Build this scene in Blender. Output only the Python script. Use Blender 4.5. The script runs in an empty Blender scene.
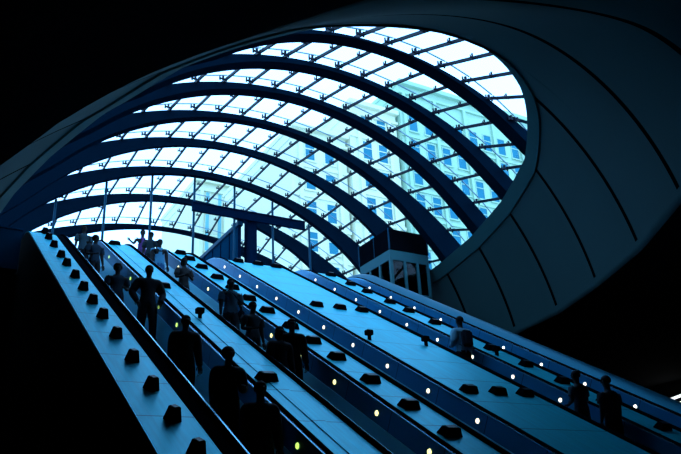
import bpy, bmesh, math, random
from mathutils import Vector, Matrix
random.seed(4)
C = bpy.context.scene.collection
PI = math.pi
S3 = math.cos(PI/6)

# ------------------------------------------------------------------ materials
def mat(name, col, rough=.5, metal=0., emit=None, estr=0., spec=.5):
    m = bpy.data.materials.new(name); m.use_nodes = True
    b = m.node_tree.nodes['Principled BSDF']
    b.inputs['Base Color'].default_value = (*col, 1); b.inputs['Roughness'].default_value = rough
    b.inputs['Metallic'].default_value = metal; b.inputs['Specular IOR Level'].default_value = spec
    if emit:
        b.inputs['Emission Color'].default_value = (*emit, 1); b.inputs['Emission Strength'].default_value = estr
    return m
class NT:
    def __init__(s, m): s.t = m.node_tree; s.b = s.t.nodes['Principled BSDF']
    def n(s, typ, **kw):
        x = s.t.nodes.new(typ)
        for k, v in kw.items(): setattr(x, k, v)
        return x
    def l(s, a, b): s.t.links.new(a, b)
    def math(s, op, a, b=None):
        x = s.n('ShaderNodeMath', operation=op)
        for i, v in enumerate((a, b)):
            if v is None: continue
            if hasattr(v, 'is_output'): s.l(v, x.inputs[i])
            else: x.inputs[i].default_value = v
        return x.outputs[0]
    def mix(s, fac, a, b):
        x = s.n('ShaderNodeMix', data_type='RGBA')
        s.l(fac, x.inputs[0])
        for i, v in ((6, a), (7, b)):
            if hasattr(v, 'is_output'): s.l(v, x.inputs[i])
            else: x.inputs[i].default_value = (*v, 1)
        return x.outputs[2]
def noise(t, scale, vec=None, detail=4):
    x = t.n('ShaderNodeTexNoise'); x.inputs['Scale'].default_value = scale; x.inputs['Detail'].default_value = detail
    if vec is not None: t.l(vec, x.inputs['Vector'])
    return x.outputs['Fac']
def geo_xyz(t):
    g = t.n('ShaderNodeNewGeometry'); s = t.n('ShaderNodeSeparateXYZ'); t.l(g.outputs['Position'], s.inputs[0])
    return g.outputs['Position'], s.outputs

def steel_deck_mat():
    m = mat('deck_steel', (.05, .3, .5), .46, .5, spec=.12); t = NT(m)
    pos, (x, y, z) = geo_xyz(t)
    v = t.math('ADD', t.math('MULTIPLY', y, S3), t.math('MULTIPLY', z, .5))
    # brushed grain that runs up the slope
    cb = t.n('ShaderNodeCombineXYZ'); t.l(t.math('MULTIPLY', x, 9.), cb.inputs[0]); t.l(t.math('MULTIPLY', v, .55), cb.inputs[1])
    g = noise(t, 1.6, cb.outputs[0], 5)
    r = t.n('ShaderNodeMapRange'); t.l(g, r.inputs[0]); r.inputs[1].default_value = .3; r.inputs[2].default_value = .7
    c = t.mix(r.outputs[0], (.006, .39, .50), (.018, .55, .68))
    # panel joints across the slope
    p = t.math('PINGPONG', t.math('SUBTRACT', v, .62), .64)
    j = t.math('LESS_THAN', p, .011)
    c = t.mix(j, c, (.008, .05, .1))
    t.l(c, t.b.inputs['Base Color'])
    rr = t.n('ShaderNodeMapRange'); t.l(g, rr.inputs[0]); rr.inputs[3].default_value = .36; rr.inputs[4].default_value = .52
    t.l(rr.outputs[0], t.b.inputs['Roughness'])
    return m
def wall_steel_mat():
    m = mat('balustrade_steel', (.03, .12, .3), .32, .6, spec=.2); t = NT(m)
    pos, (x, y, z) = geo_xyz(t)
    v = t.math('ADD', t.math('MULTIPLY', y, S3), t.math('MULTIPLY', z, .5))
    p = t.math('PINGPONG', t.math('SUBTRACT', v, .1), .715)
    j = t.math('LESS_THAN', p, .008)
    n = noise(t, 3.)
    c = t.mix(n, (.008, .16, .32), (.014, .2, .38)); c = t.mix(j, c, (.004, .015, .04))
    t.l(c, t.b.inputs['Base Color']); return m
def concrete_mat(groove=False):
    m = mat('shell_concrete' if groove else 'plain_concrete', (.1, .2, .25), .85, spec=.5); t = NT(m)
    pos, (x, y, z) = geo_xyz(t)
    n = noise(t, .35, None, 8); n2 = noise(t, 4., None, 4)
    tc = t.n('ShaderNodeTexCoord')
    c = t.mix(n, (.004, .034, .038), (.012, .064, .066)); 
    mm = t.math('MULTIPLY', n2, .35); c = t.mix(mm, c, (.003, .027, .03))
    if groove:
        q = t.math('PINGPONG', t.math('SUBTRACT', y, 12.36*SC), 2.297*SC/2)
        j = t.math('LESS_THAN', q, .075); hi = t.math('GREATER_THAN', z, 6.0*SC+1.6)
        jm = t.math('MULTIPLY', j, hi); c = t.mix(jm, c, (.0006, .001, .0015))
        t.l(t.math('MULTIPLY', t.math('SUBTRACT', 1., jm), .36), t.b.inputs['Specular IOR Level'])
    t.l(c, t.b.inputs['Base Color'])
    b = t.n('ShaderNodeBump'); b.inputs['Strength'].default_value = .15; t.l(n2, b.inputs['Height']); t.l(b.outputs[0], t.b.inputs['Normal'])
    return m
def glass_mat(name, tint, refl=.07):
    m = bpy.data.materials.new(name); m.use_nodes = True; nt = m.node_tree; nt.nodes.clear()
    o = nt.nodes.new('ShaderNodeOutputMaterial'); mx = nt.nodes.new('ShaderNodeMixShader'); mx.inputs[0].default_value = refl
    a = nt.nodes.new('ShaderNodeBsdfTransparent'); a.inputs[0].default_value = (*tint, 1)
    g = nt.nodes.new('ShaderNodeBsdfGlossy'); g.inputs['Roughness'].default_value = .03
    nt.links.new(a.outputs[0], mx.inputs[1]); nt.links.new(g.outputs[0], mx.inputs[2]); nt.links.new(mx.outputs[0], o.inputs[0])
    return m
SC = 1.15
M = dict(
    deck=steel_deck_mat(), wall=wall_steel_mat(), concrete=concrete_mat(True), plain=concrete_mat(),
    skirt=mat('skirt_steel', (.3, .8, .95), .35, .1), cap=mat('cap_steel', (.2, .55, .75), .25, .7),
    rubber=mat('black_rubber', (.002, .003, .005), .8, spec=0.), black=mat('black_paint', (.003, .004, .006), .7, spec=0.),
    lens=mat('dull_glass_lens', (.004, .006, .01), .3, spec=.1), step=mat('step_metal', (.03, .06, .09), .5, .5),
    comb=mat('comb_plate', (.1, .3, .4), .4, .6),
    rib=mat('navy_painted_steel', (.0012, .009, .019), .65, spec=0.), purlin=mat('dark_steel', (.001, .007, .018), .5, spec=.15),
    gasket=mat('gasket', (.2, .3, .4), .6),
    post=mat('blue_grey_steel', (.002, .045, .085), .5, 0, spec=.05), header=mat('dark_navy_steel', (.0005, .009, .026), .5, spec=0.),
    lobby=mat('blue_panel', (.001, .028, .06), .5, spec=0.), frame=mat('pale_blue_frame', (.025, .12, .14), .5, spec=.1),
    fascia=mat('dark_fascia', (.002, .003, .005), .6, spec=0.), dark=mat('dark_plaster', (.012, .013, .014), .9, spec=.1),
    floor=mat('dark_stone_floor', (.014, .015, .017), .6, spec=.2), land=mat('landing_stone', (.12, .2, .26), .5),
    glass=glass_mat('canopy_glass', (1., .985, .985), .05), dglass=glass_mat('kiosk_glass', (.2, .36, .45), .02),
    parapet=mat('parapet_steel', (.006, .1, .15), .45, .6, spec=.1), pave=mat('paving', (.3, .38, .42), .8), trimc=mat('rim_concrete', (.02, .075, .08), .8, spec=.1),
)
def emat(name, col, s): return mat(name, (.8, .8, .8), .4, 0, col, s)

# ------------------------------------------------------------------ helpers
def link(o, parent=None):
    C.objects.link(o)
    if parent is not None:
        o.parent = parent
    return o
def obj(name, bm, m, parent=None, smooth=False, recalc=True):
    if recalc: bmesh.ops.recalc_face_normals(bm, faces=bm.faces)
    me = bpy.data.meshes.new(name); bm.to_mesh(me); bm.free()
    for x in (m if isinstance(m, (list, tuple)) else [m]): me.materials.append(x)
    if smooth:
        for p in me.polygons: p.use_smooth = True
    o = bpy.data.objects.new(name, me); link(o, parent)
    if parent is not None:      # meshes are written in world coordinates
        o.matrix_parent_inverse = parent.matrix_basis.inverted()
    return o
def tag(o, label, cat, group=None):
    o['label'] = label; o['category'] = cat
    if group: o['group'] = group
    return o
def empty(name, loc, label, cat, group=None, rz=0):
    o = bpy.data.objects.new(name, None); o.location = loc; o.rotation_euler = (0, 0, rz); o.empty_display_size = .2
    link(o); return tag(o, label, cat, group)
def struct(name, bm, m, smooth=False):
    o = obj(name, bm, m, None, smooth); o['kind'] = 'structure'; return o
def box(bm, x0, x1, y0, y1, z0, z1, mi=0):
    v = [bm.verts.new((x, y, z)) for z in (z0, z1) for y in (y0, y1) for x in (x0, x1)]
    for f in ((0, 2, 3, 1), (4, 5, 7, 6), (0, 1, 5, 4), (2, 6, 7, 3), (0, 4, 6, 2), (1, 3, 7, 5)):
        bm.faces.new([v[i] for i in f]).material_index = mi
def hexa(bm, a, b, mi=0):
    """solid between two quads a, b (4 points each, same order)"""
    v = [bm.verts.new(p) for p in list(a)+list(b)]
    for f in ((0, 1, 2, 3), (7, 6, 5, 4), (0, 4, 5, 1), (1, 5, 6, 2), (2, 6, 7, 3), (3, 7, 4, 0)):
        bm.faces.new([v[i] for i in f]).material_index = mi
def bar(bm, p, q, w, h, up=Vector((0, 0, 1)), mi=0):
    p = Vector(p); q = Vector(q); d = (q-p).normalized(); s = d.cross(up)
    if s.length < 1e-4: s = d.cross(Vector((1, 0, 0)))
    s.normalize(); u = s.cross(d)
    A = [p+s*a*w/2+u*b*h/2 for a, b in ((-1, -1), (1, -1), (1, 1), (-1, 1))]
    hexa(bm, A, [x+(q-p) for x in A], mi)
def tube(bm, p, q, r0, r1=None, seg=10, mi=0):
    p = Vector(p); q = Vector(q); r1 = r0 if r1 is None else r1
    d = (q-p).normalized(); s = d.orthogonal().normalized(); u = d.cross(s)
    A = []; B = []
    for i in range(seg):
        a = 2*PI*i/seg; o = s*math.cos(a)+u*math.sin(a); A.append(bm.verts.new(p+o*r0)); B.append(bm.verts.new(q+o*r1))
    for i in range(seg):
        bm.faces.new((A[i], A[(i+1) % seg], B[(i+1) % seg], B[i])).material_index = mi
    bm.faces.new(A[::-1]).material_index = mi; bm.faces.new(B).material_index = mi
def interp(x, xs, ys):
    if x <= xs[0]: return ys[0]
    for i in range(1, len(xs)):
        if x <= xs[i]:
            t = (x-xs[i-1])/(xs[i]-xs[i-1]); return ys[i-1]+t*(ys[i]-ys[i-1])
    return ys[-1]
ORD = ['first', 'second', 'third', 'fourth', 'fifth', 'sixth', 'seventh', 'eighth', 'ninth', 'tenth', 'eleventh', 'twelfth', 'thirteenth', 'fourteenth', 'fifteenth', 'sixteenth', 'seventeenth', 'eighteenth']

# ------------------------------------------------------------------ escalator bank
H = 3.3                       # the slope passes 3.3 m beside the eye point, measured square to it
def PT(x, v, n=0.):           # across, up the slope, out of the slope
    return Vector((x, S3*v-.5*(n-H), 1.6+.5*v+S3*(n-H)))
V_BOT, V_TOP = 4.42, 24.47
def fillet(pts, rad, seg=10):
    out = [Vector(pts[0])]
    for i in range(1, len(pts)-1):
        p = Vector(pts[i]); a = (Vector(pts[i-1])-p).normalized(); b = (Vector(pts[i+1])-p).normalized()
        ang = a.angle(b); t = rad[i-1]/math.tan(ang/2); cdir = (a+b).normalized(); cen = p+cdir*(rad[i-1]/math.sin(ang/2))
        s = p+a*t-cen; e = p+b*t-cen
        for k in range(seg+1):
            f = k/seg; d = s.slerp(e, f) if hasattr(s, 'slerp') else s.lerp(e, f)
            out.append(cen+d.normalized()*rad[i-1])
    out.append(Vector(pts[-1])); return out
c1, c2 = PT(0, V_BOT), PT(0, V_TOP)
PATH = fillet([Vector((0, 3.3, c1.z)), c1, c2, Vector((0, c2.y+3., c2.z))], [2., 4.2])
Z_LAND = c2.z-.95
FR = []
for i, p in enumerate(PATH):
    a = PATH[max(i-1, 0)]; b = PATH[min(i+1, len(PATH)-1)]; t = (b-a).normalized(); FR.append((p, Vector((0, -t.z, t.y))))
def sweep(bm, prof, mi=0, fr=FR, caps=True):
    rows = [[bm.verts.new(p+Vector((x, 0, 0))+nn*n) for x, n in prof] for p, nn in fr]
    k = len(prof)
    for a, b in zip(rows, rows[1:]):
        for i in range(k):
            bm.faces.new((a[i], a[(i+1) % k], b[(i+1) % k], b[i])).material_index = mi
    if caps: bm.faces.new(rows[0][::-1]); bm.faces.new(rows[-1])
def rect(x0, x1, n0, n1): return [(x0, n0), (x1, n0), (x1, n1), (x0, n1)]
def deck_z(y): return min(max(math.tan(PI/6)*y+1.6-H/S3, c1.z), c2.z)

TR = [(3.60, 4.60), (5.64, 6.66), (7.71, 8.62), (11.05, 12.03), (13.22, 14.22)]      # trench inner faces
DEPTH = [1.0, 1.0, 1.0, .88, 1.0]
DK = [(2.52, 3.28), (4.73, 5.515), (6.80, 7.585), (8.78, 10.925), (12.17, 13.095), (14.36, 14.72)]   # bare steel between the handrails
WHERE = ['first escalator from the dark open side', 'second escalator from the dark open side', 'middle escalator of the five',
         'fourth escalator, beyond the wide deck', 'last escalator, along the rounded parapet']
LCOL = [(.62, 1., .16), (1., .88, .3), (1., .86, .56), (1., .88, .66), (1., .9, .7)]
V_L0 = [2.83*H, 2.79*H, 2.74*H, 2.72*H, 2.68*H]
steps_of = []
for i, (a, b) in enumerate(TR):
    e = empty('escalator', PT((a+b)/2, V_BOT, -1.0), ['black-handrailed escalator, '+WHERE[i], 'escalator with lit wall lamps, '+WHERE[i], 'empty escalator with lamp-lit wall, '+WHERE[i],
              'escalator carrying three riders seen from behind, '+WHERE[i], 'empty escalator with small white lamps, '+WHERE[i]][i], 'escalator', 'bank of five parallel escalators')
    for s, x in ((1, b), (-1, a)):
        bm = bmesh.new(); sweep(bm, rect(x, x+s*.03, -.33, .005)); obj('balustrade_panel', bm, M['wall'], e)
        bm = bmesh.new(); sweep(bm, rect(x-s*.012, x+s*.02, -1.05, -.332)); obj('skirt_panel', bm, M['skirt'], e)
        bm = bmesh.new(); sweep(bm, rect(x-s*.006, x+s*.035, .006, .022)); obj('cap_strip', bm, M['cap'], e)
        bm = bmesh.new()
        pr = [(x+s*u, n) for u, n in ((.04, .01), (.04, .035), (.05, .052), (.065, .06), (.09, .06), (.105, .052), (.115, .035), (.115, .01))]
        sweep(bm, pr); obj('handrail', bm, M['rubber'], e, True)
        bm = bmesh.new(); sweep(bm, rect(x+s*.038, x+s*(.12 if i or s > 0 else .315), -.06, .012)); obj('handrail_plinth_or_shade', bm, M['black'], e)  # on the first deck the plinth runs wider in black, painting the handrail's shadow
    lm = emat('wall_lamp_%d' % i, LCOL[i], 2.6 if i else 1.3)
    v = (V_L0[i]-1.43*3)*1.053
    while v < V_TOP-.9:
        if v > V_BOT+.5:
            bm = bmesh.new(); p = PT(b, v, -.175)
            tube(bm, p+Vector((.005, 0, 0)), p+Vector((-.012, 0, 0)), .046, .04, 14)
            o = obj('wall_lamp', bm, lm, e); o['label'] = 'small glowing round lamp set in the side wall'
        v += 1.509
    # steps: one tread block, copied up the slope
    bm = bmesh.new(); box(bm, a+.03, b-.03, 0, .42, -.06, 0); box(bm, a+.03, b-.03, 0, .03, -.24, -.06)
    for k in range(14):
        xx = a+.05+(b-a-.1)*k/13; box(bm, xx, xx+.02, .0, .41, 0, .006)
    ys = []; y = 4.2
    st0 = None
    while y < c2.y+.3:
        z = min(max(math.tan(PI/6)*y+1.6-H/S3-DEPTH[i], .03), Z_LAND)
        if st0 is None:
            st0 = obj('step', bm, M['step'], e); o = st0
        else:
            o = st0.copy(); C.objects.link(o)
        o.location = (0, y, z); ys.append((y, z)); y += .42
    steps_of.append(ys)
    bm = bmesh.new(); box(bm, a+.02, b-.02, c2.y+.6, c2.y+3.0, Z_LAND-.02, Z_LAND+.02); obj('comb_plate', bm, M['comb'], e)
    bm = bmesh.new(); box(bm, a+.02, b-.02, 3.0, 4.2, 0.01, .05); obj('comb_plate', bm, M['comb'], e)

DLAB = ['blue steel deck with a long row of close uplights, bordering the dark hall', 'blue steel deck with raised cover strip between first two escalators',
        'blue steel deck with close row of uplights between second and middle escalators', 'widest blue steel deck, carrying uplights in cross rows of three',
        'narrow blue steel deck with close uplights beside the last escalator', 'rounded steel parapet closing the bank along the concrete shell']
for i, (l, r) in enumerate(DK):
    e = empty('escalator_deck' if i < 5 else 'escalator_parapet', PT((l+r)/2, V_BOT), DLAB[i], 'deck' if i < 5 else 'parapet', 'decks of the escalator bank' if i < 5 else None)
    bm = bmesh.new()
    if i < 5: sweep(bm, rect(l, r, -.05, .0))
    else:
        pr = [(l, -.05), (l, .0)]
        for k in range(9):
            t = k/8; pr.append((l+(r-l)*t, .22*math.sin(t*PI*.62)))
        pr += [(r+.06, .16), (r+.08, .05), (r+.08, -.3)]
        sweep(bm, pr)
    obj('deck_plate', bm, M['deck'] if i < 5 else M['parapet'], e, i == 5)
    bm = bmesh.new(); x0 = TR[i-1][1]+.04 if i else l; x1 = TR[i][0]-.04 if i < 5 else r+.05
    box(bm, x0, x1, 3.2, 3.28, 0, c1.z); obj('end_panel', bm, M['wall'], e)
    if i == 1:
        bm = bmesh.new(); sweep(bm, rect(4.99, 5.2, 0.001, .014)); obj('cover_strip', bm, M['deck'], e)
    if i in (0, 5):
        bm = bmesh.new(); xs = l-.02 if i == 0 else r+.03
        rows = [[bm.verts.new((xs+dx, p.y, z)) for dx in (0, .05) for z in (0., (p+nn*-.05).z)] for p, nn in FR]
        for A, B in zip(rows, rows[1:]):
            for q in ((0, 1), (1, 3), (3, 2), (2, 0)): bm.faces.new((A[q[0]], A[q[1]], B[q[1]], B[q[0]]))
        bm.faces.new([rows[0][j] for j in (0, 1, 3, 2)]); bm.faces.new([rows[-1][j] for j in (0, 1, 3, 2)])
        obj('side_panel', bm, M['dark'], e)

# uplights: wedges with a level top that stand on the slope
DV, NV = Vector((0, S3, .5)), Vector((0, -.5, S3))
def uplight_parts(w, wt, h, L, Lt, turn):
    """housing with sloping sides, standing square to the deck"""
    ct, st = math.cos(turn), math.sin(turn)
    q = lambda x, l, n: Vector((x*ct-l*st, 0, 0))+DV*(x*st+l*ct)+NV*n
    bm = bmesh.new()
    hexa(bm, [q(-w, -L, 0), q(w, -L, 0), q(w, L, 0), q(-w, L, 0)], [q(-wt, -Lt, h), q(wt, -Lt, h), q(wt, Lt, h), q(-wt, Lt, h)])
    bmesh.ops.bevel(bm, geom=bm.edges[:], offset=.008, segments=1, affect='EDGES')
    bl = bmesh.new(); a = .75
    hexa(bl, [q(x*wt*a, y*Lt*a, h-.004) for x, y in ((-1, -1), (1, -1), (1, 1), (-1, 1))], [q(x*wt*a, y*Lt*a, h+.006) for x, y in ((-1, -1), (1, -1), (1, 1), (-1, 1))])
    return bm, bl
PROTO = {}
def uplight(x, v, label, group, kind='wide'):
    p = PT(x, v); p = PT(x, v*.981); e = empty('uplight', p, label, 'uplight', group)
    if kind not in PROTO:
        a, b = uplight_parts(*((.18, .135, .13, .11, .065, .12) if kind == 'wide' else (.082, .055, .185, .095, .06, .45)))
        PROTO[kind] = (obj('housing', a, M['black']), obj('lens', b, M['lens']))
        for o in PROTO[kind]: o.parent = e
    else:
        for s in PROTO[kind]:
            o = s.copy(); C.objects.link(o); o.parent = e
vs = [7.30, 6.97, 6.57, 6.09, 5.75, 5.31, 4.93, 4.56, 4.21, 3.81, 3.41, 3.02, 2.67, 2.35, 1.97]
for k, v in enumerate(vs): uplight(2.95, v*H, 'black wedge uplight on the deck bordering the dark hall, %s from the top' % ORD[k], 'uplights on the deck by the dark hall', 'narrow')
for k, v in enumerate((7.22, 5.33, 3.25)): uplight(5.0, v*H, 'black wedge uplight on the cover-strip deck between first two escalators, %s from the top' % ORD[k], 'uplights on the cover-strip deck')
vs = [7.25, 6.93, 6.52, 6.06, 5.66, 5.27, 4.89, 4.46, 4.11, 3.77, 3.36, 2.97, 2.62, 2.2]
for k, v in enumerate(vs): uplight(7.14, (v-.02)*H, 'black wedge uplight on deck before the middle escalator, %s from the top' % ORD[k], 'uplights on the deck before the middle escalator')
for j, v in enumerate((7.25, 5.33, 3.27)):
    for k, x in enumerate((9.2, 9.92, 10.62)):
        uplight(x, v*H, 'black wedge uplight on the widest deck, %s row from top, %s from middle escalator' % (ORD[j], ORD[k]), 'uplights in threes on the widest deck')
vs = [7.22, 6.75, 6.39, 5.94, 5.6, 5.18, 4.8, 4.41, 4.0, 3.63, 3.25, 2.8]
for k, v in enumerate(vs): uplight(12.74, (v-.02)*H, 'black wedge uplight on narrow deck before last escalator, %s from the top' % ORD[k], 'uplights on the narrow deck')

# small sensor boxes on stems
def sensor(x, v, label):
    p = PT(x, v); e = empty('sensor_box', p, label, 'control box', 'small boxes on stems')
    bm = bmesh.new(); tube(bm, p-Vector((0, 0, .02)), p+Vector((0, 0, .11)), .045, .045, 8); obj('stem', bm, M['black'], e)
    bm = bmesh.new(); q = p+Vector((0, 0, .11)); box(bm, q.x-.085, q.x+.085, q.y-.06, q.y+.08, q.z, q.z+.12)
    bmesh.ops.bevel(bm, geom=bm.edges[:], offset=.012, segments=2, affect='EDGES'); obj('box', bm, M['black'], e)
sensor(5.06, 4.36*H, 'small black box on stem standing on the cover-strip deck')
sensor(8.98, 4.24*H, 'small black box on stem on the widest deck, by the middle escalator')
sensor(10.55, 4.23*H, 'small black box on stem on the widest deck, by the fourth escalator')
sensor(12.5, 4.14*H, 'small black box on stem on the narrow deck among uplights')

# ------------------------------------------------------------------ dome: concrete shell, glass canopy
XC = 8.87
YS = [3.2, 4.25, 5.44, 7.73, 10.03, 12.43, 14.7, 16.99, 19.34, 21.68, 24.07, 26.65, 28.84, 31]
Z0 = [4.6, 4.6, 4.6, 4.65, 4.4, 4.46, 4.16, 4.28, 4.41, 4.47, 3.97, 3.94, 3.4, 2.8]
RR = [1.4, 1.9, 2.36, 3.85, 5.44, 6.59, 7.54, 7.95, 8.24, 8.41, 8.9, 8.98, 9.2, 9.2]
def U(x, y, z): return Vector((x*SC, y*SC, z*SC+1.6))
def cz(y): return interp(y, YS, Z0), interp(y, YS, RR)
ZB = 5.75
def zrim(y): return interp(y, [9.32, 9.7, 10.5, 11.8, 13.4, 14.8, 17, 19, 24], [9.4, 9.38, 9.3, 9.2, 9.1, 9.04, 8.91, 8.85, 8.7])
YF = 9.32
def offb(y): return interp(y, [3.2, 5.87, 7.42, 8.17, 9, 10.2, 11.6, 14, 24], [2.6, 2.75, 2.8, 2.76, 2.6, 2.27, 2.04, 1.95, 1.8])
def shell_pt(y, t):
    z0, R = cz(y); thb = math.acos(max(-1, min(1, (ZB-z0)/R))); th = t*thb
    x = R*math.sin(th); z = z0+R*math.cos(th)
    if t < 0:
        zr = zrim(y) if y > YF else z0+R
        zr = min(zr, z0+R)
        f = max(0, (zr-z)/(zr-ZB))
        x -= f*offb(y)+(1-f)*interp(y, [YF, 10.2, 11.3, 14], [0, .4, .4, .25])
    return U(XC+x, y, z)
def t_rim(y):
    z0, R = cz(y); thb = math.acos((ZB-z0)/R); return math.acos(min(1, (zrim(y)-z0)/R))/thb
NT_ = 28
ys = []
y = 3.2
while y < YF-.01: ys.append(y); y += .36
for k in range(0, 46): ys.append(YF+(24-YF)*(k/45)**1.6)
def shell_rows(side):
    out = []
    for y in ys:
        if y < YF: out.append([shell_pt(y, side*k/NT_) for k in range(NT_+1)])
        else:
            t0 = t_rim(y) if y > YF+1e-6 else 0
            out.append([shell_pt(y, side*(t0+(1-t0)*k/NT_)) for k in range(NT_+1)])
    return out
bm = bmesh.new()
for side in (1, -1):
    rows = [[bm.verts.new(p) for p in r] for r in shell_rows(side)]
    for A, B in zip(rows, rows[1:]):
        for k in range(NT_): bm.faces.new((A[k], A[k+1], B[k+1], B[k]))
bmesh.ops.remove_doubles(bm, verts=bm.verts, dist=.002)
# close the front end of the shell down to the hall ceiling
bmesh.ops.recalc_face_normals(bm, faces=bm.faces)
cen = U(XC, 14, 5)
if sum((f.calc_center_median()-cen).dot(f.normal)*f.calc_area() for f in bm.faces) < 0:
    bmesh.ops.reverse_faces(bm, faces=bm.faces)
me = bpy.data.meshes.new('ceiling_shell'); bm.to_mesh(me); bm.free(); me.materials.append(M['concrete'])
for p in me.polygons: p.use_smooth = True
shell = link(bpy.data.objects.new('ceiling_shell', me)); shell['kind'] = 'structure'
sm = shell.modifiers.new('t', 'SOLIDIFY'); sm.thickness = .42; sm.offset = 1

# rim lip round the opening
def rim_loop(dz, inset):
    """points along the opening edge, from far on one side round the front to far on the other"""
    L = []
    for side in (1, -1):
        seq = []
        for y in [YF+(24-YF)*(k/60)**1.7 for k in range(61)]:
            z0, R = cz(y); thb = math.acos((ZB-z0)/R); t0 = t_rim(y) if y > YF+1e-6 else 0
            ft = side*(t0+dz/(R*thb)) if side > 0 else -(t0+dz/(R*thb))
            p = shell_pt(y, ft); c = U(XC, y+1.5, z0); d = (c-p).normalized(); seq.append(p+d*inset)
        L.append(seq)
    return L
bm = bmesh.new()
for side in (0, 1):
    prof = [rim_loop(dz, ins)[side] for dz, ins in ((-.02, -.45), (-.02, .05), (.42, .05), (.44, -.03))]
    V = [[bm.verts.new(p) for p in q] for q in prof]
    for k in range(60):
        for j in range(3):
            try: bm.faces.new((V[j][k], V[j][k+1], V[j+1][k+1], V[j+1][k]))
            except ValueError: pass
bmesh.ops.remove_doubles(bm, verts=bm.verts, dist=.003)
struct('trim_1', bm, M['trimc'], False)

# arch ribs from the fitted circles: (Y, centre z, R) below and above
LO = {8: (1.402, .359, .530, .713), 7: (1.658, .283, .513, .603), 6: (1.916, .252, .468, .522), 5: (2.181, .228, .426, .459), 4: (2.444, .206, .388, .409),
      3: (2.714, .165, .370, .368), 2: (3.005, .148, .337, .333), 1: (3.251, .104, .332, .308)}
UP = {8: (1.361, .241, .675, .735), 7: (1.616, .175, .648, .619), 6: (1.873, .161, .582, .534), 5: (2.145, .098, .571, .466), 4: (2.426, .086, .521, .412),
      3: (2.689, .062, .486, .372), 2: (2.981, .028, .466, .335), 1: (3.20, -.065, .509, .314)}
def circ(T, k):
    iy, z, R, x = T[k]; Y = XC*iy; s = XC/x; return Y, z*s, R*s
ZL = (Z_LAND-1.6)/SC
def zend(k): return zrim(XC*LO[k][0])-.3 if k >= 4 else ZL
can = empty('glass_canopy', U(XC, 20, ZL), 'curved glass canopy on eight navy arch ribs above the escalators', 'glass roof')
for k in range(1, 9):
    yl, zl, rl = circ(LO, k); yu, zu, ru = circ(UP, k); ze = zend(k)
    tl = math.acos(max(-1, (ze-zl)/rl)); tu = math.acos(max(-1, (ze-zu)/ru))
    if k >= 4: tu = min(tu, math.asin(min(1, (rl*math.sin(tl)+.9)/ru)))
    bm = bmesh.new(); N = 56; rows = []
    for j in range(N+1):
        t = -1+2*j/N
        xl, z1 = rl*math.sin(t*tl), zl+rl*math.cos(t*tl); xu, z2 = ru*math.sin(t*tu), zu+ru*math.cos(t*tu)+.06
        if k >= 4: xl += math.copysign((.5 if t < 0 else .2)*max(0, (abs(t)-.8)/.2)**1.5, t); xu = xl if abs(xu) < abs(xl) and abs(t) > .9 else xu
        rows.append([bm.verts.new(U(XC+a, b, c)) for a, b, c in ((xl, yu, z1), (xl, yl, z1), (xu, yl, z2), (xu, yu, z2))])
    for A, B in zip(rows, rows[1:]):
        for j in range(4): bm.faces.new((A[j], A[(j+1) % 4], B[(j+1) % 4], B[j]))
    bm.faces.new(rows[0]); bm.faces.new(rows[-1])
    obj('arch_rib', bm, M['rib'], can, False)
def zup(k, x):
    y, z0, R = circ(UP, k); q = R*R-x*x; return z0+math.sqrt(q) if q > 0 else -9
def xend(k):
    y, z0, R = circ(UP, k); z = (zrim(y) if k >= 4 else ZL)-.15; return math.sqrt(R*R-(z-z0)**2)
def half_rim(y):
    if y <= YF: return 0
    p = shell_pt(y, t_rim(y)); return p.x/SC-XC
def y_rim(x):
    a, b = YF, 24
    for _ in range(40):
        m = (a+b)/2
        if half_rim(m) < abs(x): a = m
        else: b = m
    return a
PU = .8
def gp(k, x, dz): return U(XC+x, circ(UP, k)[0], zup(k, x)+dz)
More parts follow.
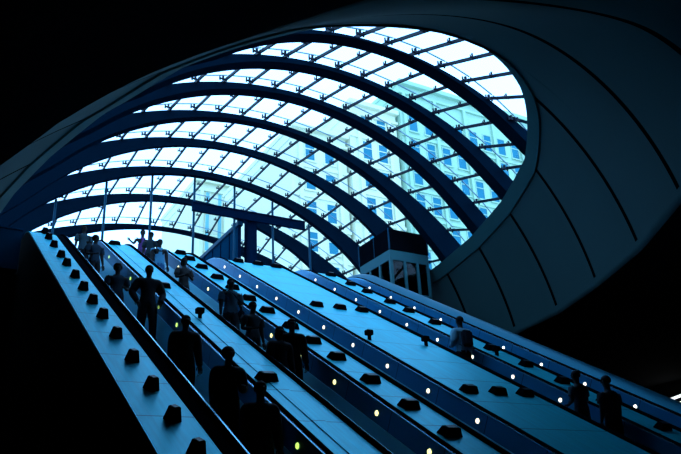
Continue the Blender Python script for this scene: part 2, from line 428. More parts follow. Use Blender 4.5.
for k in range(8, 0, -1):          # bay k lies between rib k and the next rib towards the hall (or the rim)
    def near(x, dz):
        if k < 8: return gp(k+1, max(-xend(k+1), min(xend(k+1), x)), dz)
        xx = max(-xend(8)*.97, min(xend(8)*.97, x)); yr = y_rim(xx)
        zz = zrim(yr)+.42
        return U(XC+xx, yr-.05, zz+dz)
    def far(x, dz): return gp(k, max(-xend(k), min(xend(k), x)), dz)
    bm = bmesh.new(); pur = []
    for n in range(-11, 11):
        x0, x1 = n*PU, (n+1)*PU
        if (near(x0, 0)-near(x1, 0)).length < .02 and (far(x0, 0)-far(x1, 0)).length < .02: continue
        g = .012
        a = [near(x0+g, .14), near(x1-g, .14), far(x1-g, .14), far(x0+g, .14)]
        hexa(bm, a, [p+Vector((0, 0, .025)) for p in a])
        for f0 in (.86,):           # joint line across the pane
            p, q = near(x0+g, .155).lerp(far(x0+g, .155), f0), near(x1-g, .155).lerp(far(x1-g, .155), f0)
            bar(bm, p, q, .03, .03, mi=1)
        lim = max(xend(k), xend(k+1) if k < 8 else 0)
        if abs(x0) < lim-.05: pur.append(x0)
    bay = obj('glazing_bay', bm, [M['glass'], M['gasket']], can)
    for x in pur:
        a, b = near(x, .06), far(x, .06); d = b-a
        if d.length < .5: continue
        bm = bmesh.new(); bar(bm, a, b, .06, .09)
        s = d.normalized().cross(Vector((0, 0, 1))).normalized()
        for f0, sz in ((.88, .85), (.42, .55)):         # clamps that hold the panes
            c = a+d*f0+Vector((0, 0, -.03))-s*.13; e1 = Vector((0, 0, .1*sz))
            bar(bm, c-Vector((0, 0, .06*sz)), c+Vector((0, 0, .12)), .07*sz, .07*sz)
            bar(bm, c-s*.13*sz-e1*.2, c+s*.13*sz-e1*.2, .05, .05*sz)
            tube(bm, c-s*.13*sz-e1*.9, c-s*.13*sz+e1, .035*sz, .03*sz, 6)
            tube(bm, c+s*.13*sz-e1*.9, c+s*.13*sz+e1, .035*sz, .03*sz, 6)
        obj('purlin', bm, M['purlin'], bay)

# ------------------------------------------------------------------ hall
FX0, FX1, FY0, FY1 = -12., 34., -14., 26.6
ZC = ZB*SC+1.6
def base_pt(y, side): p = shell_pt(y, side); return (p.x, p.y)
yb = [3.2+(FY1/SC-3.2)*k/50 for k in range(51)]
loop = [(FX0, FY1)]+[base_pt(y, -1) for y in yb[::-1]]+[base_pt(y, 1) for y in yb]+[(FX1, FY1), (FX1, FY0), (FX0, FY0)]
bm = bmesh.new(); f = bm.faces.new([bm.verts.new((x, y, ZC)) for x, y in loop])
bmesh.ops.recalc_face_normals(bm, faces=bm.faces)
r = bmesh.ops.extrude_face_region(bm, geom=[f]); bmesh.ops.translate(bm, verts=[g for g in r['geom'] if isinstance(g, bmesh.types.BMVert)], vec=(0, 0, .4))
bmesh.ops.triangulate(bm, faces=[f for f in bm.faces if len(f.verts) > 4])
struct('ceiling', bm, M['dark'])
# front closing piece of the shell above the ceiling
bm = bmesh.new(); row = [shell_pt(3.2, -1+2*k/40) for k in range(41)]
A = [bm.verts.new(p) for p in row]; B = [bm.verts.new((p.x, p.y-.3, p.z)) for p in row]
bm.faces.new(A); bm.faces.new(B[::-1])
for k in range(40): bm.faces.new((A[k], A[k+1], B[k+1], B[k]))
bm.faces.new((A[-1], A[0], B[0], B[-1])); struct('ceiling_shell_end', bm, M['plain'])
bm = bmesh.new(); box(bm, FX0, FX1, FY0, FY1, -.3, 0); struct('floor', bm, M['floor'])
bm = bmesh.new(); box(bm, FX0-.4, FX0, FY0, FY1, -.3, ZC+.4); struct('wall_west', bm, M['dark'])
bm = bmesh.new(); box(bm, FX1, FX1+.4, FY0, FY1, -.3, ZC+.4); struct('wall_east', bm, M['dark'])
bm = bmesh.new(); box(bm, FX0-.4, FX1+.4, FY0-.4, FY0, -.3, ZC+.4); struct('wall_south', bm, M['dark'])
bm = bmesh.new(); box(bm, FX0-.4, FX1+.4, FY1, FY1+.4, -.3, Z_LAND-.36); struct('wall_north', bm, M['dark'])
bm = bmesh.new(); box(bm, FX0, FX1, 23.7, 42., Z_LAND-.35, Z_LAND); struct('floor_landing', bm, M['land'])
bm = bmesh.new(); box(bm, FX0-60, FX1+90, 42., 140., Z_LAND-.8, Z_LAND-.02); struct('ground_outside', bm, M['pave'])
# low wall on the landing, beside the bank
bm = bmesh.new(); box(bm, 1.15, 2.45, 23.3, 23.62, Z_LAND-.3, Z_LAND+1.0); box(bm, 1.15, 2.47, 23.26, 23.66, Z_LAND+1.0, Z_LAND+1.06)
tag(obj('landing_balustrade', bm, M['lobby']), 'low blue wall on the landing beside the top of the uplight deck', 'balustrade')

# ------------------------------------------------------------------ landing: posts, header, lobby wall, lift tower
YP = 27.7
for k in range(7):
    x = 3.97+1.857*k
    dx = x/SC-XC; yl, zl, rl = circ(LO, 3); zt = (zl+math.sqrt(rl*rl-dx*dx))*SC+1.6
    lab = ['slim steel post under the third rib, beside the top of the first escalator', 'slim steel post under third rib, second from the uplight deck edge', 'slim steel post under third rib, third from uplight deck edge',
           'slim steel post under third rib, carrying the start of the dark crossbar', 'slim steel post under third rib, in front of the blue lobby panels', 'slim steel post under third rib, just past the dark lobby column',
           'slim steel post under third rib, carrying the outer end of the dark crossbar'][k]
    e = empty('canopy_post', (x, YP, Z_LAND), lab, 'post', 'slim posts under the third rib')
    bm = bmesh.new(); tube(bm, (x, YP, Z_LAND+.02), (x, YP, zt-.01), .055, .05, 10); obj('shaft', bm, M['post'], e, True)
    bm = bmesh.new(); tube(bm, (x, YP, Z_LAND), (x, YP, Z_LAND+.03), .13, .13, 12); obj('base_plate', bm, M['post'], e)
bm = bmesh.new(); box(bm, 9.42, 14.83, YP-.16, YP-.06, 13.17+1.6, 13.60+1.6); box(bm, 9.42, 14.83, YP-.2, YP-.16, 13.17+1.6, 13.22+1.6); box(bm, 9.42, 14.83, YP-.2, YP-.16, 13.55+1.6, 13.6+1.6)
tag(obj('lobby_crossbar', bm, M['header']), 'dark steel crossbar spanning the posts in front of the farther ribs', 'crossbar')
e = empty('lobby_wall', (11.8, 28, Z_LAND), 'blue panelled side wall of the lobby running out towards the street', 'partition wall')
for k in range(5):
    bm = bmesh.new(); box(bm, 11.70, 11.78, YP+.25+k*1.05, YP+.25+k*1.05+1.0, Z_LAND, 13.0+1.6); obj('wall_panel', bm, M['lobby'], e)
for k in range(6):
    bm = bmesh.new(); box(bm, 11.67, 11.81, YP+.2+k*1.05, YP+.25+k*1.05, Z_LAND, 13.0+1.6); obj('mullion', bm, M['header'], e)
bm = bmesh.new(); box(bm, 11.62, 11.86, YP+.1, YP+5.6, 13.0+1.6, 13.18+1.6); obj('top_rail', bm, M['post'], e)
e = empty('lobby_column', (12.27, 28, Z_LAND), 'stout dark navy column standing under the crossbar by the lobby panels', 'column')
bm = bmesh.new(); box(bm, 12.05, 12.50, YP+.02, YP+.45, Z_LAND, 13.55+1.6); bmesh.ops.bevel(bm, geom=bm.edges[:], offset=.03, segments=2, affect='EDGES'); obj('shaft', bm, M['header'], e)
bm = bmesh.new(); box(bm, 12.0, 12.55, YP-.03, YP+.5, Z_LAND+2.5, Z_LAND+2.75); obj('collar', bm, M['post'], e)
# lift tower
LX0, LX1, LY0, LY1 = 16.12, 18.05, 22.8, 25.1
zf0, zf1 = 10.7+1.6, 11.62+1.6
e = empty('lift_tower', ((LX0+LX1)/2, (LY0+LY1)/2, 0), 'glazed lift tower with black top box behind the parapet', 'lift')
bm = bmesh.new(); box(bm, LX0, LX1, LY0, LY1, zf0+.02, zf1); obj('top_box', bm, M['fascia'], e)
for x, y in ((LX0, LY0), (LX1, LY0), (LX0, LY1)):
    bm = bmesh.new(); box(bm, x-.025, x+.025, y-.025, y+.025, zf0+.02, zf1+.02); obj('edge_trim', bm, M['post'], e)
bm = bmesh.new(); box(bm, LX0-.02, LX0+.02, (LY0+LY1)/2-.05, (LY0+LY1)/2-.02, zf0+.02, zf1); obj('edge_trim', bm, M['post'], e)
for za, zb in ((zf0-.42, zf0), (Z_LAND+.35, Z_LAND+.5), (0., .3)):
    bm = bmesh.new()
    for a0, a1, b0, b1 in ((LX0, LX1, LY0, LY0+.12), (LX0, LX1, LY1-.12, LY1), (LX0, LX0+.12, LY0+.115, LY1-.115), (LX1-.12, LX1, LY0+.115, LY1-.115)): box(bm, a0, a1, b0, b1, za, zb)
    obj('ring_frame', bm, M['frame'], e)
for x in (LX0+.06, LX0+.72, LX0+1.35, LX1-.06):
    for y in (LY0+.06, LY1-.06):
        bm = bmesh.new(); box(bm, x-.06, x+.06, y-.06, y+.06, .3, zf0-.42); obj('mullion', bm, M['frame'], e)
for y in (LY0+.82, LY0+1.55):
    for x in (LX0+.06, LX1-.06):
        bm = bmesh.new(); box(bm, x-.06, x+.06, y-.06, y+.06, .3, zf0-.42); obj('mullion', bm, M['frame'], e)
for nm, a in (('x', LY0+.06), ('x', LY1-.06), ('y', LX0+.06), ('y', LX1-.06)):
    bm = bmesh.new()
    if nm == 'x': box(bm, LX0+.12, LX1-.12, a-.01, a+.01, .3, zf0-.42)
    else: box(bm, a-.01, a+.01, LY0+.12, LY1-.12, .3, zf0-.42)
    obj('glass_wall', bm, M['dglass'], e)
bm = bmesh.new(); box(bm, LX0+.3, LX1-.3, LY0+.35, LY1-.3, Z_LAND-.2, zf0-.5); obj('lift_car', bm, M['fascia'], e)

# ------------------------------------------------------------------ buildings across the street
def bmat(name, c1_, c2_):
    m = mat(name, c1_, .8); t = NT(m); c = t.mix(noise(t, .25, None, 5), c1_, c2_); t.l(c, t.b.inputs['Base Color']); return m
stone = bmat('pale_stone', (.31, .48, .33), (.43, .6, .41)); white = bmat('white_stone', (.64, .64, .45), (.82, .78, .54))
bglass = mat('blue_window_glass', (.03, .19, .26), .5, spec=0.); bglass2 = mat('blue_window_glass_pale', (.2, .5, .55), .5, spec=0.)
def building(x0, x1, y0, y1, zt, label, m, win, sx, sz, ww, wh, parapet=1.6, glassm=None, band=True, ztop_plain=0):
    e = empty('office_building', ((x0+x1)/2, y0, Z_LAND), label, 'building', 'buildings seen through the canopy')
    bm = bmesh.new(); box(bm, x0, x1, y0, y1, Z_LAND-.5, zt); obj('wall', bm, m, e)
    bm = bmesh.new(); box(bm, x0-.1, x1+.1, y0-.6, y1+.5, zt, zt+.5); box(bm, x0-.08, x1+.08, y0-.3, y1+.25, zt-1.2, zt-.9); obj('cornice', bm, m, e)
    zs = []; z = zt-ztop_plain-wh-1.2
    while z > Z_LAND+3: zs.append(z); z -= sz
    n = int((x1-x0-1)/sx); off = ((x1-x0)-n*sx)/2
    w0 = None; fl = []
    for iz, z in enumerate(zs):
        if z+wh < 26: break
        if band:
            b2 = bmesh.new(); box(b2, x0-.05, x1+.05, y0-.18, y0+.02, z-.95, z-.6); obj('string_course', b2, m, e)
        for k in range(n):
            xc = x0+off+(k+.5)*sx
            if w0 is None:
                b2 = bmesh.new(); box(b2, -ww/2, ww/2, -.04, .05, 0, wh); w0 = obj('window', b2, glassm or bglass, e)
                b3 = bmesh.new()
                for a in (-ww/2, ww/2): box(b3, a-.05, a+.05, -.09, .03, 0, wh)
                for a in (0, wh*.62, wh): box(b3, -ww/2-.05, ww/2+.05, -.09, .03, a-.05, a+.05)
                box(b3, -ww/2-.2, ww/2+.2, -.2, .03, -.2, -.05)
                f0 = obj('window_frame', b3, m, w0)
                f0.matrix_parent_inverse = Matrix(); w0.matrix_parent_inverse = e.matrix_basis.inverted()
                w0.location = (xc, y0, z)
            else:
                o = w0.copy(); C.objects.link(o); o.location = (xc, y0, z)
                g = f0.copy(); C.objects.link(g); g.parent = o
    for k in range(0, n+1, 2):
        b2 = bmesh.new(); xx = x0+off+k*sx; box(b2, xx-.22, xx+.22, y0-.3, y0+.02, 26, zt-1.2); obj('pilaster', b2, m, e)
building(45.5, 72, 60, 84, 51.5, 'tall pale blue stone office building filling the view through the canopy', stone, None, 2.3, 3.5, 1.25, 2.3, ztop_plain=2.6)
building(38.7, 45.2, 60.6, 80, 47.2, 'white stone wing of mid height stepping down beside the tall building', white, None, 2.1, 3.5, 1.25, 2.3, ztop_plain=-.3)
building(31.6, 38.4, 61.2, 80, 42.6, 'lower white stone wing at the end of the stepped block', white, None, 2.4, 3.5, 1.2, 2.2, ztop_plain=.1)
building(29.0, 41.0, 84, 98, 46.0, 'separate white tower with tall pale window strips farther back', white, None, 1.7, 9.5, .6, 8.4, glassm=bglass2, band=False)
building(73.5, 84, 58, 80, 49.0, 'pale end pavilion past the tall building, lower roofed', stone, None, 2.3, 3.5, 1.25, 2.3, ztop_plain=1.5)

# ------------------------------------------------------------------ people
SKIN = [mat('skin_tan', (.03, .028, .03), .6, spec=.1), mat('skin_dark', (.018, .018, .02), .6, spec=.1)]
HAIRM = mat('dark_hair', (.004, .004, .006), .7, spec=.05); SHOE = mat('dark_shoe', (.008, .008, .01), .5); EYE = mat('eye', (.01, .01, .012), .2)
CL = {}
def cloth(c):
    if c not in CL: CL[c] = mat('cloth_%d' % len(CL), c, .85, spec=.2)
    return CL[c]
def skin_mesh(verts, edges, radii, root, sub=2):
    me = bpy.data.meshes.new('tmp'); me.from_pydata([tuple(v) for v in verts], edges, []); o = bpy.data.objects.new('tmp', me); C.objects.link(o)
    m = o.modifiers.new('s', 'SKIN'); m.use_smooth_shade = True; m.branch_smoothing = .6
    sv = me.skin_vertices[0].data
    for i, r in enumerate(radii): sv[i].radius = (r, r) if not isinstance(r, tuple) else r; sv[i].use_root = (i == root)
    s = o.modifiers.new('u', 'SUBSURF'); s.levels = sub; s.render_levels = sub
    dg = bpy.context.evaluated_depsgraph_get(); ev = o.evaluated_get(dg); r = bpy.data.meshes.new_from_object(ev)
    bm = bmesh.new(); bm.from_mesh(r); bpy.data.objects.remove(o); bpy.data.meshes.remove(me); bpy.data.meshes.remove(r)
    return bm
def ball(bm, c, rx, ry, rz, u=12, v=8, mi=0):
    r = bmesh.ops.create_uvsphere(bm, u_segments=u, v_segments=v, radius=1, matrix=Matrix.Translation(c) @ Matrix.Diagonal((rx, ry, rz, 1)))
    for f in {f for q in r['verts'] for f in q.link_faces}: f.material_index = mi; f.smooth = True
def person(x, y, z, h, label, face, arms, top, legs, hair='short', female=False, skin=0, sleeves='short', lean=0., hat=False, bag=None, step=.0, group=None):
    """face: heading in degrees, 0 looks down the slope. arms: for each side (elbow offset, hand offset) from the shoulder, figure's own axes, metres at 1.75 m."""
    k = h/1.75; e = empty('person', (x, y, z), label, 'person', group, math.radians(face))
    sw = .185 if female else .205; hw = .095
    f = Vector((0, -1, 0))
    V = []; Ed = []; R = []; B = []
    def add(p, r, par=None, b=''):
        V.append(Vector(p)); R.append(r); B.append(b)
        if par is not None: Ed.append((par, len(V)-1))
        return len(V)-1
    L = lambda zz: Vector((0, -lean*(zz-.95), 0))
    pel = add(Vector((0, 0, .95)), (.15, .11) if not female else (.16, .12), None, 'pelvis')
    w = add(Vector((0, 0, 1.12))+L(1.12), (.135, .10) if not female else (.115, .09), pel, 'torso')
    ch = add(Vector((0, .005, 1.30))+L(1.3), (.165, .115) if not female else (.14, .115), w, 'torso')
    nb = add(Vector((0, .01, 1.45))+L(1.45), (.085, .07), ch, 'torso')
    nk = add(Vector((0, 0., 1.52))+L(1.52), .052, nb, 'neck')
    hd = add(Vector((0, -.015, 1.585))+L(1.55), (.066, .075), nk, 'head')
    h2 = add(Vector((0, -.01, 1.665))+L(1.6), (.076, .093), hd, 'head')
    h3 = add(Vector((0, 0., 1.715))+L(1.62), (.058, .07), h2, 'head')
    hands = []
    for s, (ea, ha) in zip((-1, 1), arms):
        sh = add(Vector((s*sw, .01, 1.41))+L(1.41), (.056 if female else .07), ch, 'upper')
        pe = V[sh]+Vector((s*ea[0], -ea[1], ea[2])); el = add(pe, (.042 if female else .05), sh, 'upper')
        pw = V[sh]+Vector((s*ha[0], -ha[1], ha[2])); wr = add(pw, .028, el, 'fore'); hands.append((s, pe, pw))
        hp = add(V[pel]+Vector((s*hw, 0, -.06)), (.092, .095), pel, 'thigh')
        st = step*s
        kn = add(Vector((s*(hw+.005), -.02-st*.6, .50+max(0, st)*.25)), .062, hp, 'thigh')
        an = add(Vector((s*(hw+.01), .01-st*1.0, .085+max(0, st)*.5)), .042, kn, 'shin')
        add(Vector((s*(hw+.03), -.15-st*1.0, .045+max(0, st)*.5)), (.042, .032), an, 'foot')
    bm = skin_mesh(V, Ed, R, pel)
    # face, ears, hands join the body
    hc = V[h2]; 
    tube(bm, hc+Vector((0, -.085, .012)), hc+Vector((0, -.112, -.022)), .009, .017, 6)
    for s in (-1, 1):
        ball(bm, hc+Vector((s*.078, .01, -.01)), .012, .022, .033, 8, 6)
        ball(bm, hc+Vector((s*.032, -.083, .012)), .013, .008, .008, 8, 6, 1)
    ball(bm, hc+Vector((0, -.083, -.06)), .026, .01, .007, 8, 6)
    for s, pe, pw in hands:
        d = (pw-pe).normalized(); side = d.cross(Vector((0, 1, 0))) if abs(d.y) < .8 else d.cross(Vector((0, 0, 1)))
        side.normalize(); nn = side.cross(d).normalized()
        P = [pw+side*a*.036+nn*b*.014 for a, b in ((-.8, -1), (.8, -1), (.8, 1), (-.8, 1))]; q = d*.085
        Q = [pw+q+side*a*.042+nn*b*.012 for a, b in ((-1, -1), (1, -1), (1, 1), (-1, 1))]; hexa(bm, P, Q)
        for j, ln in enumerate((.066, .076, .07, .055)):
            a = pw+q*.97+side*(-.033+.022*j); m_ = a+d*ln*.55+nn*.008; t_ = m_+d*ln*.4+nn*.026
            tube(bm, a, m_, .0095, .0088, 6); tube(bm, m_, t_, .0088, .0068, 6)
        a = pw+d*.02-side*.034; m_ = a+d*.03-side*.026+nn*.01; tube(bm, a, m_, .011, .0095, 6); tube(bm, m_, m_+d*.032+nn*.012, .0095, .007, 6)
    segs = [(V[a], V[b], B[b]) for a, b in Ed]
    def bone(p):
        best = None
        for a, b, nme in segs:
            ab = b-a; t = max(0, min(1, (p-a).dot(ab)/ab.length_squared)); d = (a+ab*t-p).length
            if best is None or d < best[0]: best = (d, nme, t)
        return best[1], best[2]
    info = [(bone(fc.calc_center_median()), fc.calc_center_median()) for fc in bm.faces]
    def dress(name, pred, m, thick):
        b2 = bmesh.new(); mp = {}
        for fc, (bi, c) in zip(bm.faces, info):
            if pred(bi[0], bi[1], c) and fc.material_index == 0:
                vs = []
                for v in fc.verts:
                    if v not in mp: mp[v] = b2.verts.new(v.co+v.normal*thick)
                    vs.append(mp[v])
                try: b2.faces.new(vs)
                except ValueError: pass
        if not b2.faces: b2.free(); return None
        me = bpy.data.meshes.new(name)
        bmesh.ops.solidify(b2, geom=b2.faces[:], thickness=-.004) if False else None
        b2.to_mesh(me); b2.free(); me.materials.append(m)
        for p in me.polygons: p.use_smooth = True
        o = bpy.data.objects.new(name, me); link(o, e); o.scale = (k, k, k); return o
    bm.normal_update(); bm.verts.ensure_lookup_table(); info = [(bone(fc.calc_center_median()), fc.calc_center_median()) for fc in bm.faces]
    wl = .93
    dress('shirt', lambda b, t, c: (b == 'torso' and c.z < 1.50) or (b == 'pelvis') and c.z > wl or (b == 'upper' and (sleeves != 'none' and (sleeves == 'long' or t < .62) or t < .12)) or (b == 'fore' and sleeves == 'long' and t < .97) or (b == 'thigh' and c.z > wl), cloth(top), .03)
    low = .1 if legs[1] == 'long' else .46
    if legs[1] == 'skirt':
        sk = bmesh.new(); rows = []
        for zz, rr in ((1.03, .135), (.93, .17), (.75, .2), (.55, .235)):
            rows.append([sk.verts.new((rr*math.cos(2*PI*q/20), rr*.8*math.sin(2*PI*q/20), zz)) for q in range(20)])
        for A, B_ in zip(rows, rows[1:]):
            for q in range(20): sk.faces.new((A[q], A[(q+1) % 20], B_[(q+1) % 20], B_[q]))
        me = bpy.data.meshes.new('skirt'); sk.to_mesh(me); sk.free(); me.materials.append(cloth(legs[0])); o = link(bpy.data.objects.new('skirt', me), e); o.scale = (k, k, k)
    else:
        dress('shorts' if legs[1] == 'short' else 'trousers', lambda b, t, c: c.z < wl+.05 and c.z > low and b in ('pelvis', 'thigh', 'shin', 'torso'), cloth(legs[0]), .026)
    dress('shoes', lambda b, t, c: b == 'foot' or (b == 'shin' and c.z < .09), SHOE, .01)
    # hair: a shell over the crown, fuller or longer where the photo shows it
    hb = bmesh.new(); ball(hb, hc+Vector((0, .012, .012)), .088, .104, .098, 18, 12)
    cut = -.03 if hair != 'long' else -.2
    bmesh.ops.delete(hb, geom=[v for v in hb.verts if (v.co-hc).y < -.055 and (v.co-hc).z < .05 or (v.co-hc).z < -.055], context='VERTS')
    if hair in ('long', 'bob'):
        ball(hb, hc+Vector((0, .055, -.06 if hair == 'bob' else -.1)), .088, .05, .10 if hair == 'bob' else .17, 14, 10)
    if hair == 'bun': ball(hb, hc+Vector((0, .09, .06)), .045, .045, .045, 10, 8)
    if hair == 'full': ball(hb, hc+Vector((0, .03, .02)), .108, .105, .108, 16, 12)
    me = bpy.data.meshes.new('hair'); hb.to_mesh(me); hb.free(); me.materials.append(HAIRM)
    for p in me.polygons: p.use_smooth = True
    o = link(bpy.data.objects.new('hair', me), e); o.scale = (k, k, k)
    if hat:
        cb = bmesh.new(); ball(cb, hc+Vector((0, .005, .035)), .095, .11, .085, 16, 10)
        bmesh.ops.delete(cb, geom=[v for v in cb.verts if (v.co-hc).z < .03], context='VERTS')
        hexa(cb, [hc+Vector(p) for p in ((-.07, -.09, .035), (.07, -.09, .035), (.07, -.09, .043), (-.07, -.09, .043))], [hc+Vector(p) for p in ((-.05, -.18, .025), (.05, -.18, .025), (.05, -.18, .033), (-.05, -.18, .033))])
        me = bpy.data.meshes.new('cap'); cb.to_mesh(me); cb.free(); me.materials.append(cloth((.01, .012, .02))); o = link(bpy.data.objects.new('cap', me), e); o.scale = (k, k, k)
    me = bpy.data.meshes.new('body'); bm.to_mesh(me); bm.free(); me.materials.append(SKIN[skin]); me.materials.append(EYE)
    for p in me.polygons: p.use_smooth = True
    o = link(bpy.data.objects.new('body', me), e); o.scale = (k, k, k)
    if bag:
        # a bag worn by the person, a thing of its own resting against the back or hip
        t = e.matrix_basis.copy(); rz = Matrix.Rotation(math.radians(face), 4, 'Z')
        if bag == 'backpack': c0, sz = Vector((0, .19, 1.2)), (.15, .085, .2)
        else: c0, sz = Vector((.24, .0, .92)), (.06, .14, .13)
        pos = Vector((x, y, z))+rz @ (c0*k)
        be = empty('backpack' if bag == 'backpack' else 'shoulder_bag', pos, 'dark backpack worn by the rider in the pale shirt' if bag == 'backpack' else 'dark bag slung from the strap of the man in the light shirt', 'bag', None, math.radians(face))
        b3 = bmesh.new(); box(b3, -sz[0], sz[0], -sz[1], sz[1], -sz[2], sz[2]); bmesh.ops.bevel(b3, geom=b3.edges[:], offset=.05, segments=3, affect='EDGES')
        bmesh.ops.recalc_face_normals(b3, faces=b3.faces)
        me = bpy.data.meshes.new('pouch'); b3.to_mesh(me); b3.free(); me.materials.append(cloth((.008, .015, .03))); link(bpy.data.objects.new('pouch', me), be)
        b3 = bmesh.new()
        if bag == 'backpack':
            for s in (-1, 1):
                pts = [Vector((s*.1, -.08, .17)), Vector((s*.12, -.2, .24)), Vector((s*.13, -.34, .16)), Vector((s*.14, -.35, -.02)), Vector((s*.13, -.08, -.16))]
                for a, b in zip(pts, pts[1:]): bar(b3, a, b, .045, .012)
        else:
            pts = [Vector((.0, -.03, .12)), Vector((-.05, -.15, .26)), Vector((-.22, -.17, .42)), Vector((-.38, -.1, .56)), Vector((-.42, .0, .58)), Vector((-.36, .14, .46)), Vector((-.1, .17, .2)), Vector((0, .06, .12))]
            for a, b in zip(pts, pts[1:]): bar(b3, a, b, .04, .012)
        me = bpy.data.meshes.new('strap'); b3.to_mesh(me); b3.free(); me.materials.append(cloth((.008, .015, .03))); link(bpy.data.objects.new('strap', me), be)
    return e
def foot(i, y):
    z = 0
    for yy, zz in steps_of[i]:
        if yy <= y: z = zz
    return z
DOWN = ((.03, .02, -.29), (.05, .07, -.54))            # an arm hanging, slightly bent
RAILW = ((.12, .1, -.22), (.3, .3, -.2))               # hand out to the handrail
BENT = ((.06, -.02, -.27), (-.06, .2, -.3))            # forearm across the body
AKIMBO = ((.12, -.04, -.25), (.04, .1, -.46))
FOLD = ((.08, .04, -.27), (-.12, .2, -.22))
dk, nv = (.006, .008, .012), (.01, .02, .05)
G1, G2 = 'riders on the first escalator', 'riders on the second escalator'
def P(i, x, y, h, label, face, arms, top, legs, **kw):
    person(x, y, foot(i, y)+.004, h, label, face, arms, top, legs, **kw)
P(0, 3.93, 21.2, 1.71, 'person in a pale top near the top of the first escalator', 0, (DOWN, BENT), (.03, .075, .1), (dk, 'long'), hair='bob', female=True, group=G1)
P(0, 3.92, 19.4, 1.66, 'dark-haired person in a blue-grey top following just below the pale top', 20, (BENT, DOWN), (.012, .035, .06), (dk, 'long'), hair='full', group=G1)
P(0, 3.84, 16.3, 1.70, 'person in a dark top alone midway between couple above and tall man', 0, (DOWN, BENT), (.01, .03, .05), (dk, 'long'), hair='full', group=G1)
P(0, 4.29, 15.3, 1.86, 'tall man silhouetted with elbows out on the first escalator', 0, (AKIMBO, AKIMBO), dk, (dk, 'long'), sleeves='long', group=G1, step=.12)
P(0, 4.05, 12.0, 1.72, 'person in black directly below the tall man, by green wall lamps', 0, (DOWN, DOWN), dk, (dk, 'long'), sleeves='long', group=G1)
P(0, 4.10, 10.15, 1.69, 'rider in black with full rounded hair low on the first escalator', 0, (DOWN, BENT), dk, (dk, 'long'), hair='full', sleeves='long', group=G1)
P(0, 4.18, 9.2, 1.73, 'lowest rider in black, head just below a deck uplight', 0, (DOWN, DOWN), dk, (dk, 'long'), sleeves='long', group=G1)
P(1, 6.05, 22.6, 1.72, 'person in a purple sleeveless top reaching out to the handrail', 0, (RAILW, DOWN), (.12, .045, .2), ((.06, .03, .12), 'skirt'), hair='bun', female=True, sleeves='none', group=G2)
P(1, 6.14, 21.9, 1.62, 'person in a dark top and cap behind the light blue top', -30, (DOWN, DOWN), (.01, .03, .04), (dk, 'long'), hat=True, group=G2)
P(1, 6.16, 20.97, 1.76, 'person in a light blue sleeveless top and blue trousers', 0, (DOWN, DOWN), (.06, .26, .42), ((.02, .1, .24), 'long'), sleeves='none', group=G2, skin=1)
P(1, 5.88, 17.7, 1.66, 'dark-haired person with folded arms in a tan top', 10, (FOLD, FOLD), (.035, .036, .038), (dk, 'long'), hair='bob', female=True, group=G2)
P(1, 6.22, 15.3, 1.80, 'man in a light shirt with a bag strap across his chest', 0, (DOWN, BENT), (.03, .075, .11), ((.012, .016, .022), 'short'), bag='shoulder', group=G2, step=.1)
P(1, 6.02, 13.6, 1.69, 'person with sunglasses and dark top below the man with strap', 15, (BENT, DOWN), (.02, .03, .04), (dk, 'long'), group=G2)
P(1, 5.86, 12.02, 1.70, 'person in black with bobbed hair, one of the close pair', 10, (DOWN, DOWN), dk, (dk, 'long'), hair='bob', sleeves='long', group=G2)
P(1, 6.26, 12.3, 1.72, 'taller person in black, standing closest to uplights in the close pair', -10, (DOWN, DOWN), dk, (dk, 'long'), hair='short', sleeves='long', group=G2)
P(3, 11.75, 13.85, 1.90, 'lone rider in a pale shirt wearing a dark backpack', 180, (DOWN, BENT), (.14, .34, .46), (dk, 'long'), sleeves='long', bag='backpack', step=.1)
P(3, 11.45, 10.2, 1.70, 'person with tied dark hair on the fourth escalator, reaching for handrail', 180, (RAILW, BENT), (.02, .04, .06), ((.012, .03, .045), 'long'), hair='bun', female=True, group='riders on the fourth escalator')
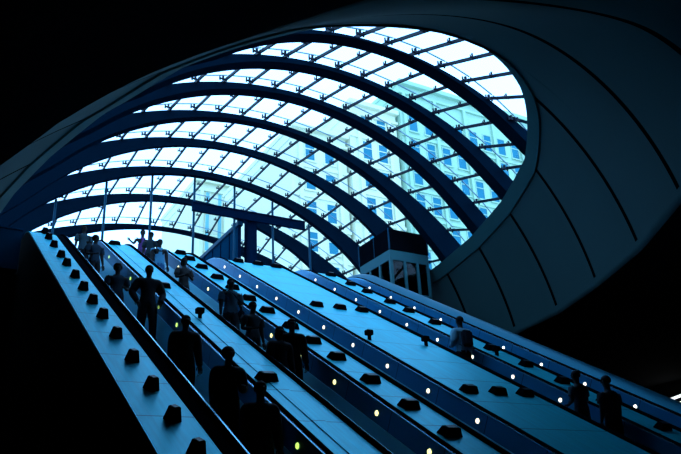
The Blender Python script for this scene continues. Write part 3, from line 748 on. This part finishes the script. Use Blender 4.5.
P(3, 11.72, 9.72, 1.76, 'man in a dark T-shirt, lowest rider on the fourth escalator', 180, (DOWN, DOWN), (.008, .014, .022), (dk, 'long'), group='riders on the fourth escalator')

# white tube lamp on the east wall of the hall
e = empty('wall_lamp_unit', (FX1-.06, 24.4, 7.2), 'white tube lamp glimpsed beyond the lower end of the rounded parapet', 'lamp')
for k, (z, n) in enumerate(((7.35, 'tube'), (7.02, 'tube'))):
    bm = bmesh.new(); tube(bm, (FX1-.12, 23.2, z+.12), (FX1-.12, 25.2, z-.14), .07, .07, 10); obj('tube', bm, emat('white_tube_%d' % k, (.9, .95, 1.), 1.2), e)
bm = bmesh.new(); box(bm, FX1-.04, FX1-.002, 23.0, 25.4, 6.75, 7.6); obj('back_plate', bm, M['black'], e)

# ------------------------------------------------------------------ light, camera
w = bpy.data.worlds.new('World'); bpy.context.scene.world = w; w.use_nodes = True
bg = w.node_tree.nodes['Background']; bg.inputs[0].default_value = (.225, .49, .86, 1); bg.inputs[1].default_value = 4.7
cam = bpy.data.cameras.new('Camera'); co = bpy.data.objects.new('Camera', cam); C.objects.link(co)
cam.sensor_width = 36; cam.lens = 736.27/681*36; cam.clip_end = 500
pit, rol, yaw = .400569, -.0534669, .546045
fw = Vector((math.sin(yaw)*math.cos(pit), math.cos(yaw)*math.cos(pit), math.sin(pit))); rt = Vector((math.cos(yaw), -math.sin(yaw), 0)); up = rt.cross(fw)
r2 = rt*math.cos(rol)+up*math.sin(rol); u2 = -rt*math.sin(rol)+up*math.cos(rol)
co.matrix_world = Matrix(((r2.x, u2.x, -fw.x, 0), (r2.y, u2.y, -fw.y, 0), (r2.z, u2.z, -fw.z, 1.6), (0, 0, 0, 1)))
sc = bpy.context.scene; sc.camera = co
sc.view_settings.view_transform = 'Standard'; sc.view_settings.look = 'None'; sc.view_settings.exposure = 0; sc.view_settings.gamma = 1; sc.view_settings.use_curve_mapping = False
sc.cycles.use_denoising = True; sc.cycles.max_bounces = 8; sc.cycles.transparent_max_bounces = 16
